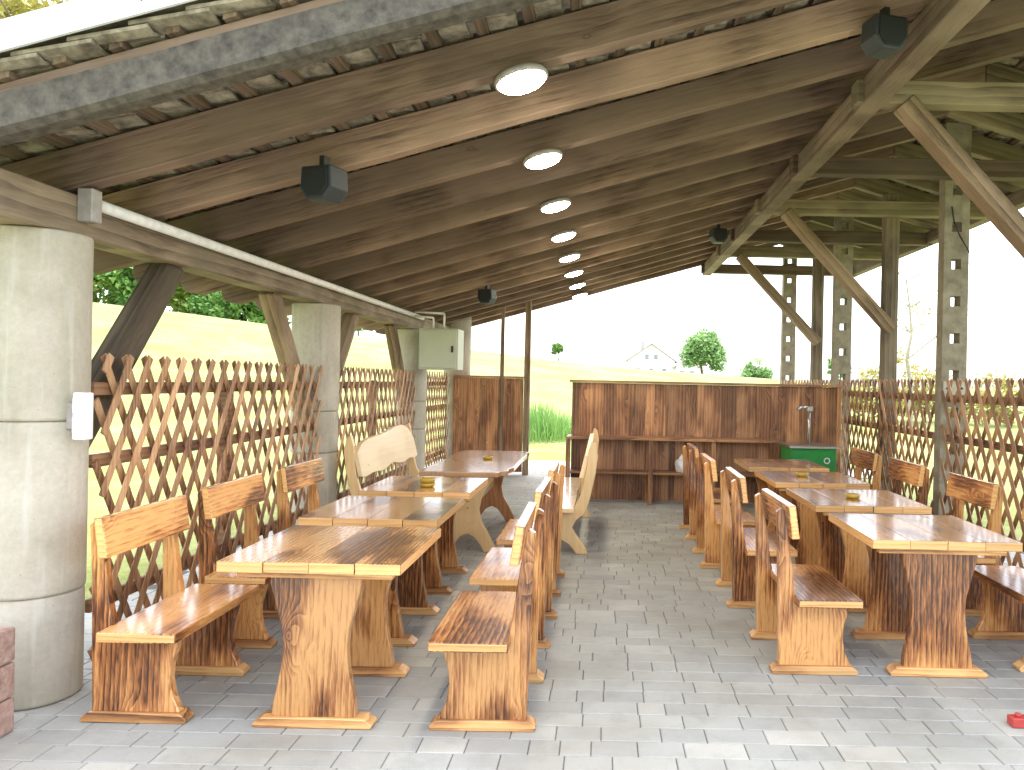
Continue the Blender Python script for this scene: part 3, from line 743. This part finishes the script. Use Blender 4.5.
for y0,mm in ((-.80,'blond_panel'),(.78,'brown_leg')):
    b = MB(); b.prism(pr,'y',y0,y0+.055); p=b.build('trestle',M[mm],t,bevel=.006)
    b = MB()
    for z in (.42,.48): b.tube((0,y0-.006,z),(0,y0-.0005,z),.009,n=8)
    b.build('peg',M['brown_leg'],p)
b = MB(); b.box(-.02,.02,-.74,.775,.40,.52); b.build('stretcher',M['blond_panel'],t,bevel=.004)

def carved_bench(X, y0, y1, face, label, tall):
    t = thing('carved_bench',label,'bench',(X,(y0+y1)/2,0),0 if face>0 else math.pi,group='pale carved benches')
    L=(y1-y0)/2
    b = MB(); b.prism([(-.125,-L),(.26,-L),(.25,-L+.3),(.265,0),(.25,L-.2),(.26,L),(-.125,L)],'z',.41,.455); b.build('seat',M['blond_seat'],t,bevel=.008,seg=2)
    P = [(-.255,0),(-.235,.06),(-.15,.17),(-.105,.25),(-.14,.32),(-.225,.385),(-.275,.55),(-.318,.76),(-.338,.93),(-.315,1.05),(-.275,1.08),(-.245,.98),(-.232,.82),(-.205,.66),(-.165,.52),(-.127,.455),(-.12,.409),(.23,.409),(.225,.35),(.11,.30),(.09,.23),(.15,.12),(.26,.04),(.265,0),(.15,0),(.08,.08),(0,.135),(-.08,.09),(-.15,0)]
    for y_ in (-L+.13,L-.18):
        b = MB(); b.prism(P,'y',y_,y_+.055); p=b.build('side_panel',M['blond_panel'],t,bevel=.006)
        b = MB(); 
        for z in (.20,.235): b.tube((-.01,y_-.006,z),(-.01,y_-.0005,z),.008,n=8)
        b.build('peg',M['brown_leg'],p)
    # shaped backrest board following the lean of the uprights
    N_=22; top=[]; bot=[]
    for i in range(N_+1):
        u=i/N_; yy=-L+.135+(2*L-.32)*u
        a = (math.sin(u*math.pi)**0.35 if 0<u<1 else 0)
        a = (1-abs(2*u-1)**6)
        if tall: zt_= .90 + a*(.10+.10*u) + .010*math.sin(u*9+1)
        else: zt_= .92 + a*.11 + .015*math.sin(u*14)
        zb_= (.64 if tall else .67) - .015*math.cos(u*6.28*3) + (.05*math.sin(u*math.pi)) + (0.06*(1-a))
        top.append((yy,zt_)); bot.append((yy,zb_))
    b = MB(); prof = bot+list(reversed(top))
    b.prism(prof,'x',0,.045)
    for v in b.bm.verts: v.co.x += -.212-(v.co.z-.66)*.235 + .02
    b.build('backrest',M['blond_back'],t,bevel=.007,seg=2)
    return t
carved_bench(-2.13,7.05,9.5,1,'pale carved bench with tall blond back against the left lattice',True)
carved_bench(-.37,7.0,9.25,-1,'pale carved bench with curved upright standing on the aisle at the long table',False)

# ------------------------------------------------------------------ small table things
def ashtray(X,Y,z,label,s=1.0,k=1):
    b = MB()
    for j in range(k):
        b.lathe([(0.030*s,0.0),(0.045*s,0.004),(0.052*s,0.03),(0.046*s,0.032),(0.038*s,0.010),(0.01*s,0.008)],(0,0,j*0.036),28)
    o = b.build('ashtray',M['amber'],loc=(X,Y,z+.001)); tag(o,label,'ashtray','amber glass ashtrays'); return o
ashtray(-1.21,8.0,.79,'amber glass ashtray on the long scalloped table',1.1)
ashtray(-1.36,5.88,.792,'stack of two amber glass ashtrays on the third left table',1.25,2)
ashtray(1.93,5.75,.792,'amber glass ashtray on the second right table',1.15)
ashtray(1.89,7.05,.792,'amber glass ashtray on the third right table',1.15)

# ------------------------------------------------------------------ bar and partition
t = thing('bar_counter','long bar of dark flamed planks with counter and lower shelves at the back','bar',(-.45,10.1,0))
def BP(mb,name,mat,**k):
    o=mb.build(name,mat,t,**k); o.matrix_parent_inverse=Matrix.Translation((.45,-10.1,0)); return o
rp = random.Random(21)
b = MB(); x=-.42; dk=0
while x < 3.3:
    w = rp.choice([.09,.12,.14,.16]); w=min(w,3.32-x)
    dk = 1-dk; dy = dk*.006
    b.box(x-.003,x+w+.003,10.42+dy,10.445+dy,.004,1.625); x += w
    if 3.32-x < .02: break
BP(b,'back_wall',M['plank'],bevel=.003)
b = MB(); b.box(-.46,3.34,10.36,10.50,1.628,1.66); BP(b,'top_rail',M['plank_x'],bevel=.004)
b = MB(); b.box(-.47,2.36,10.02,10.415,.865,.90); BP(b,'counter',M['plank_x'],bevel=.004)
b = MB(); b.box(-.44,2.36,10.10,10.415,.40,.43); BP(b,'shelf',M['plank_x'],bevel=.003)
for X in (-.45,.66,1.5,2.34):
    b = MB(); b.box(X-.03,X+.03,10.05,10.10,0,.863); b.box(X-.02,X+.02,10.101,10.415,.04,.398); BP(b,'upright',M['plank'],bevel=.003)
for X in (.42,.86,2.15):
    b = MB(); b.box(X-.02,X+.02,10.40,10.415,.905,1.625); BP(b,'cover_strip',M['plank'],bevel=.003)
# white bag on the shelf
b = MB(); bm=b.bm
bmesh.ops.create_icosphere(bm, subdivisions=4, radius=.10)
for v in bm.verts:
    nz = noise.noise(v.co*14)*.35+noise.noise(v.co*33)*.15; v.co *= 1+nz; v.co.z = max(-.09, v.co.z*1.5 - .0); v.co.x*=.8; v.co.y *= .7
    if v.co.z>.08: v.co.x*=.55; v.co.y*=.55
for f in bm.faces: f.smooth=True
o=b.build('plastic_bag',M['white_plastic'],loc=(1.10,10.24,.52)); tag(o,'crumpled white plastic bag on the lower shelf of the bar','bag')
# green cabinet with tap
t = thing('sink_cabinet','green enamel sink cabinet with grey worktop and tap at the right end of the bar','cabinet',(2.68,9.75,0))
b = MB(); b.box(-.29,.30,-.25,.25,.04,.845); b.build('body',M['green'],t,bevel=.01)
b = MB(); b.box(-.31,.32,-.28,.28,.847,.885); b.build('worktop',M['steel'],t,bevel=.006)
b = MB(); b.box(-.27,.28,-.266,-.252,.08,.82); d=b.build('door',M['green'],t,bevel=.006)
b = MB()
for i in range(16):
    a0=2*math.pi*i/16; a1=2*math.pi*(i+1)/16
    b.tube((.17+.034*math.cos(a0),-.274,.70+.034*math.sin(a0)),(.17+.034*math.cos(a1),-.274,.70+.034*math.sin(a1)),.008,n=8)
b.build('ring_handle',M['white_plastic'],d)
b = MB(); b.path([Vector((.05,.15,.885)),Vector((.05,.15,1.30)),Vector((.02,.13,1.36)),Vector((-.08,.06,1.36)),Vector((-.15,.0,1.33))],.017,n=12); b.box(.02,.09,.12,.18,1.31,1.37); b.build('tap',M['steel'],t)
# rear partition
t = thing('plank_partition','dark plank partition left of the rear passage behind the long table','partition',(-2.0,12.95,0))
b = MB(); x=-2.58+2.0
while x < -1.37+2.0-.01:
    w=min(rp.choice([.10,.12,.14]),-1.37+2.0-x); b.box(x+.001,x+w-.001,-.012+rp.uniform(-.003,.003),.012,.05,1.66); x+=w
b.build('planks',M['plank'],t,bevel=.003)
b = MB(); b.box(-.58,.63,-.04,.04,1.662,1.70); b.build('top_rail',M['plank_x'],t,bevel=.003)
# red plastic piece on the paving
t = thing('red_clamp','small red plastic block lying on the paving at the right edge','block',(2.09,3.68,0.002))
b = MB(); b.box(-.06,.06,-.03,.03,0,.045); b.build('body',M['red'],t,bevel=.004)
for x in (-.02,.03):
    b = MB(); b.tube((x,0,.045),(x,0,.06),.014); b.build('stud',M['red'],t)

# ------------------------------------------------------------------ trees and far things
def crown(name, mat, parent, blobs, n, size, seed=0):
    rnd = random.Random(seed); b = MB(); bm=b.bm; lay=b.lay
    tot = sum(r[3]**2 for r in blobs)
    for (cx,cy,cz,r) in blobs:
        clumps=[(Vector((rnd.gauss(0,1),rnd.gauss(0,1),rnd.gauss(0,1))).normalized()*r*rnd.uniform(.55,1.0), rnd.random()) for _ in range(max(8,int(n*(r*r/tot)/26)))]
        for (cc,tone) in clumps:
            for _ in range(26):
                p = Vector((cx,cy,cz))+cc*Vector((1,1,1)).length/1.732 + Vector((rnd.gauss(0,1),rnd.gauss(0,1),rnd.gauss(0,.8)))*r*.17
                u = Vector((rnd.gauss(0,1),rnd.gauss(0,1),rnd.gauss(0,1))).normalized(); w = u.orthogonal().normalized()
                s = size*rnd.uniform(.6,1.3)
                vs=[bm.verts.new(p+u*s), bm.verts.new(p+w*s*.5), bm.verts.new(p-u*s), bm.verts.new(p-w*s*.5)]
                f=bm.faces.new(vs); f[lay]=min(1,max(0,tone*.7+rnd.random()*.3))
    return b.build(name, mat, parent, recalc=False)
def trunk(parent, h, r, mat, limbs, seed=0, name='trunk'):
    rnd=random.Random(seed); b=MB(); p=Vector((0,0,-.3)); segs=6
    for i in range(segs):
        q=p+Vector((rnd.uniform(-.04,.04)*h,rnd.uniform(-.04,.04)*h,h/segs)); b.tube(p,q,r*(1-i/segs*.7),r*(1-(i+1)/segs*.7),n=9,cap=False)
        if i>=2:
            for _ in range(limbs):
                a=rnd.uniform(0,6.28); l=h*rnd.uniform(.15,.32); e=q+Vector((math.cos(a)*l,math.sin(a)*l,l*rnd.uniform(.4,1)))
                b.tube(q,e,r*.32,r*.1,n=6,cap=False)
                for _ in range(3):
                    a2=a+rnd.uniform(-1,1); e2=e+Vector((math.cos(a2)*l*.6,math.sin(a2)*l*.6,l*rnd.uniform(.1,.7))); b.tube(e,e2,r*.1,r*.03,n=5,cap=False)
        p=q
    return b.build(name,mat,parent,recalc=False)
def bush(X,Y,h,cr,mat,label,n,size,seed,group):
    z=ground_z(X,Y); t=thing('leafy_tree',label,'tree',(X,Y,z-.7),group=group); rnd=random.Random(seed)
    trunk(t,h*.8,.03*h,M['bark'],1,seed)
    bl=[(0,0,h*.45,cr*.8)]
    for k in range(9):
        a=k*2.4; bl.append((math.cos(a)*cr*.6,math.sin(a)*cr*.4,h*rnd.uniform(.15,.85),cr*rnd.uniform(.4,.6)))
    crown('crown',M[mat],t,bl,n,size,seed)
def tree(kind, X, Y, h, cr, mat, label, n=2500, size=.22, seed=0, group=None, cat='tree', bark='bark', flat=1.0):
    z=ground_z(X,Y); t=thing(kind,label,cat,(X,Y,z-.05),group=group)
    rnd=random.Random(seed+77)
    trunk(t,h*.75,.028*h,M[bark],2,seed)
    bl=[(0,0,h-cr*1.0,cr*.8)]
    for k in range(7):
        a=k*2.4; bl.append((math.cos(a)*cr*.5,math.sin(a)*cr*.5,h-cr*rnd.uniform(.7,1.5)*flat,cr*rnd.uniform(.4,.6)))
    crown('crown',M[mat],t,bl,n,size,seed)
hill = [(-45.5,62,8,3.6,'leaf_bright','bushy bright green tree on the hill just right of the first pillar'),
        (-41.5,63,7.6,3.3,'leaf_bright','rounded green tree on the hill, second from the first pillar'),
        (-38.0,61,7.6,3.0,'leaf_dark','darker green tree on the hill left of the leaning brace'),
        (-34.6,64,6.6,3.0,'leaf_bright','bright green tree on the hill right of the leaning brace'),
        (-31.5,62,5.8,2.5,'leaf_dark','dark green tree on the hill left of the second pillar brace'),
        (-28.6,63,4.8,2.1,'leaf_dark','low dark green tree at the right end of the hill trees')]
for i,(X,Y,h,cr,mt,lab) in enumerate(hill):
    bush(X,Y,h*.85,cr*.95,mt,lab,5200,.24,i,'trees along the hilltop meadow')
tree('leafy_tree',-20.5,63,3.6,1.5,'leaf_bright','small yellowish green tree seen beside the second pillar',n=1400,size=.2,seed=31)
tree('leafy_tree',-21.0,26,15.2,3.1,'leaf_yellow','tall yellow leaved tree showing above the roof verge at top left',n=5000,size=.16,seed=41)
tree('round_tree',14.7,110,8.3,3.5,'leaf_pale','round green tree standing alone behind the bar',n=9000,size=.26,seed=51)
tree('small_tree',24.0,118,5.0,2.6,'leaf_pale','low pale green tree right of the round tree',n=1500,size=.3,seed=52)
tree('small_tree',-9.2,150,5.6,1.2,'leaf_dark','tiny dark tree far off above the rear passage',n=600,size=.3,seed=53)
tree('small_tree',37.0,118,5.5,2.0,'leaf_pale','faint green tree far off between the right posts',n=1200,size=.3,seed=54)
for i,(X,Y,w_,h_) in enumerate([(3.5,150,4.5,1.6),(22.5,152,5.5,2.0),(30.0,150,4.0,1.8)]):
    z=ground_z(X,Y); t=thing('hedge',['low far hedge left of the pale house','low far hedge right of the round tree','low far hedge behind the holed posts'][i],'hedge',(X,Y,z-.2),group='far hedges')
    crown('foliage',M['leaf_pale'],t,[(w_*(k-1.5)*.5,0,h_*.5,h_*.7) for k in range(4)],1100,.24,90+i)
# bare tree on the right
t=thing('bare_tree','slender bare tree with few leaves beyond the right fence','tree',(10.3,25,ground_z(10.3,25)-.05))
trunk(t,5.2,.09,M['palebark'],3,4); crown('crown',M['leaf_yellow'],t,[(0,0,2.6,.9),(.3,0,3.8,.7)],420,.07,4)
for i,(X,Y,s) in enumerate([(9.4,26,.85),(11.6,27,.95),(13.6,26,.8)]):
    z=ground_z(X,Y); t=thing('shrub','%s yellow green shrub beyond the right fence'%('left','middle','right')[i],'shrub',(X,Y,z-.05),group='shrubs beyond the right fence')
    trunk(t,s*1.2,.05,M['bark'],3,60+i,name='stem'); crown('foliage',M['leaf_yellow'],t,[(0,0,s*1.3,s),(s*.7,0,s*.9,s*.7),(-s*.7,.2,s*.9,s*.7)],1500,.09,60+i)
# tall grass beyond the passage
b=MB(); rnd=random.Random(8)
for _ in range(2600):
    x=rnd.gauss(0,.85); y=rnd.gauss(0,.9); h=rnd.uniform(.2,1.05)*math.exp(-(x/1.6)**2)*(1+.25*noise.noise(Vector((x*2,y*2,0)))); a=rnd.uniform(0,6.28); l=rnd.uniform(.05,.3)
    p=Vector((x,y,0)); d=Vector((math.cos(a),math.sin(a),0)); w=d.cross(Vector((0,0,1)))*.012
    m_=p+d*l*.3+Vector((0,0,h*.6)); e=p+d*l+Vector((0,0,h))
    v=[b.bm.verts.new(q) for q in (p-w,p+w,m_+w*.8,m_-w*.8,e)]
    b._t([b.bm.faces.new([v[0],v[1],v[2],v[3]]),b.bm.faces.new([v[3],v[2],v[4]])],None)
o=b.build('tall_grass',M['blade'],loc=(-1.9,20.5,ground_z(-1.9,20.5)),recalc=False); tag(o,'clump of tall green grass outside the rear passage','grass',kind='stuff')
# far houses
def house(X,Y,w,d,h,rh,label,win):
    z=ground_z(X,Y)-.2; t=thing('house',label,'house',(X,Y,z))
    b=MB(); b.box(-w/2,w/2,-d/2,d/2,0,h); b.prism([(-w/2,h),(w/2,h),(0,h+rh)],'y',-d/2,d/2); b.build('wall',M['stucco'],t)
    b=MB(); b.prism([(-w/2-.5,h-.3),(0,h+rh+.05),(w/2+.5,h-.3),(w/2+.5,h-.05),(0,h+rh+.3),(-w/2-.5,h-.05)],'y',-d/2-.5,d/2+.5); r=b.build('roof',M['hazeroof'],t)
    b=MB(); b.box(-w*.2,-w*.2+.7,0,.7,h+rh*.5,h+rh+.9); b.build('chimney',M['hazeroof'],r)
    for (x,zz) in win:
        b=MB(); b.box(x-.5,x+.5,-d/2-.05,-d/2-.003,zz,zz+1.2); wn=b.build('window',M['white_plastic'],t)
        b=MB(); b.box(x-.4,x+.4,-d/2-.07,-d/2-.052,zz+.1,zz+1.1); b.build('pane',M['pane'],wn)
house(9.6,155,9.5,9,3.8,3.3,'pale white house with a steep gable far behind the bar',[(-2.6,1.2),(0,1.2),(2.6,1.2),(-.9,4.0),(.9,4.0)])
house(16.4,150,4.2,6,3.2,1.2,'small pale outbuilding between the far house and the round tree',[(-1,1.2),(1,1.2)])

# ------------------------------------------------------------------ camera, light
cam = bpy.data.cameras.new('camera'); co = bpy.data.objects.new('camera', cam); COL.objects.link(co)
F = 750.0
cam.sensor_width=36; cam.lens=F/1024*36; cam.shift_x=-(603-512)/1024; cam.shift_y=-(385-381)/1024
cam.clip_end=3000; cam.clip_start=.05
co.matrix_world = Matrix.Translation((0,0,CH)) @ Matrix.Rotation(R(90),4,'X') @ Matrix.Rotation(R(1.2),4,'Z')
S.camera = co
EL, AZ = R(78), R(12)     # high veiled sun beyond the far end
w = bpy.data.worlds.new('World'); S.world = w; w.use_nodes = True
nt = w.node_tree; bg = nt.nodes['Background']; sky = nt.nodes.new('ShaderNodeTexSky'); sky.sky_type='NISHITA'
sky.sun_disc=False; sky.sun_elevation=EL; sky.sun_rotation=AZ; sky.dust_density=2.5; sky.air_density=1.0; sky.ozone_density=1
hs = nt.nodes.new('ShaderNodeHueSaturation'); hs.inputs['Saturation'].default_value=0.35; nt.links.new(sky.outputs[0], hs.inputs['Color']); nt.links.new(hs.outputs[0], bg.inputs[0]); bg.inputs[1].default_value=0.15
sun = bpy.data.lights.new('sun','SUN'); sun.energy=0.5; sun.angle=R(60); sun.color=(1,.96,.9)
so = bpy.data.objects.new('sun', sun); COL.objects.link(so)
d = Vector((math.sin(AZ)*math.cos(EL), math.cos(AZ)*math.cos(EL), math.sin(EL)))   # towards the sun
so.rotation_euler = d.to_track_quat('Z','Y').to_euler(); so.location=(0,-5,20)
S.view_settings.view_transform='Standard'; S.view_settings.look='None'; S.view_settings.gamma=1
S.view_settings.exposure = 2.62
S.cycles.max_bounces = 6; S.cycles.diffuse_bounces = 4
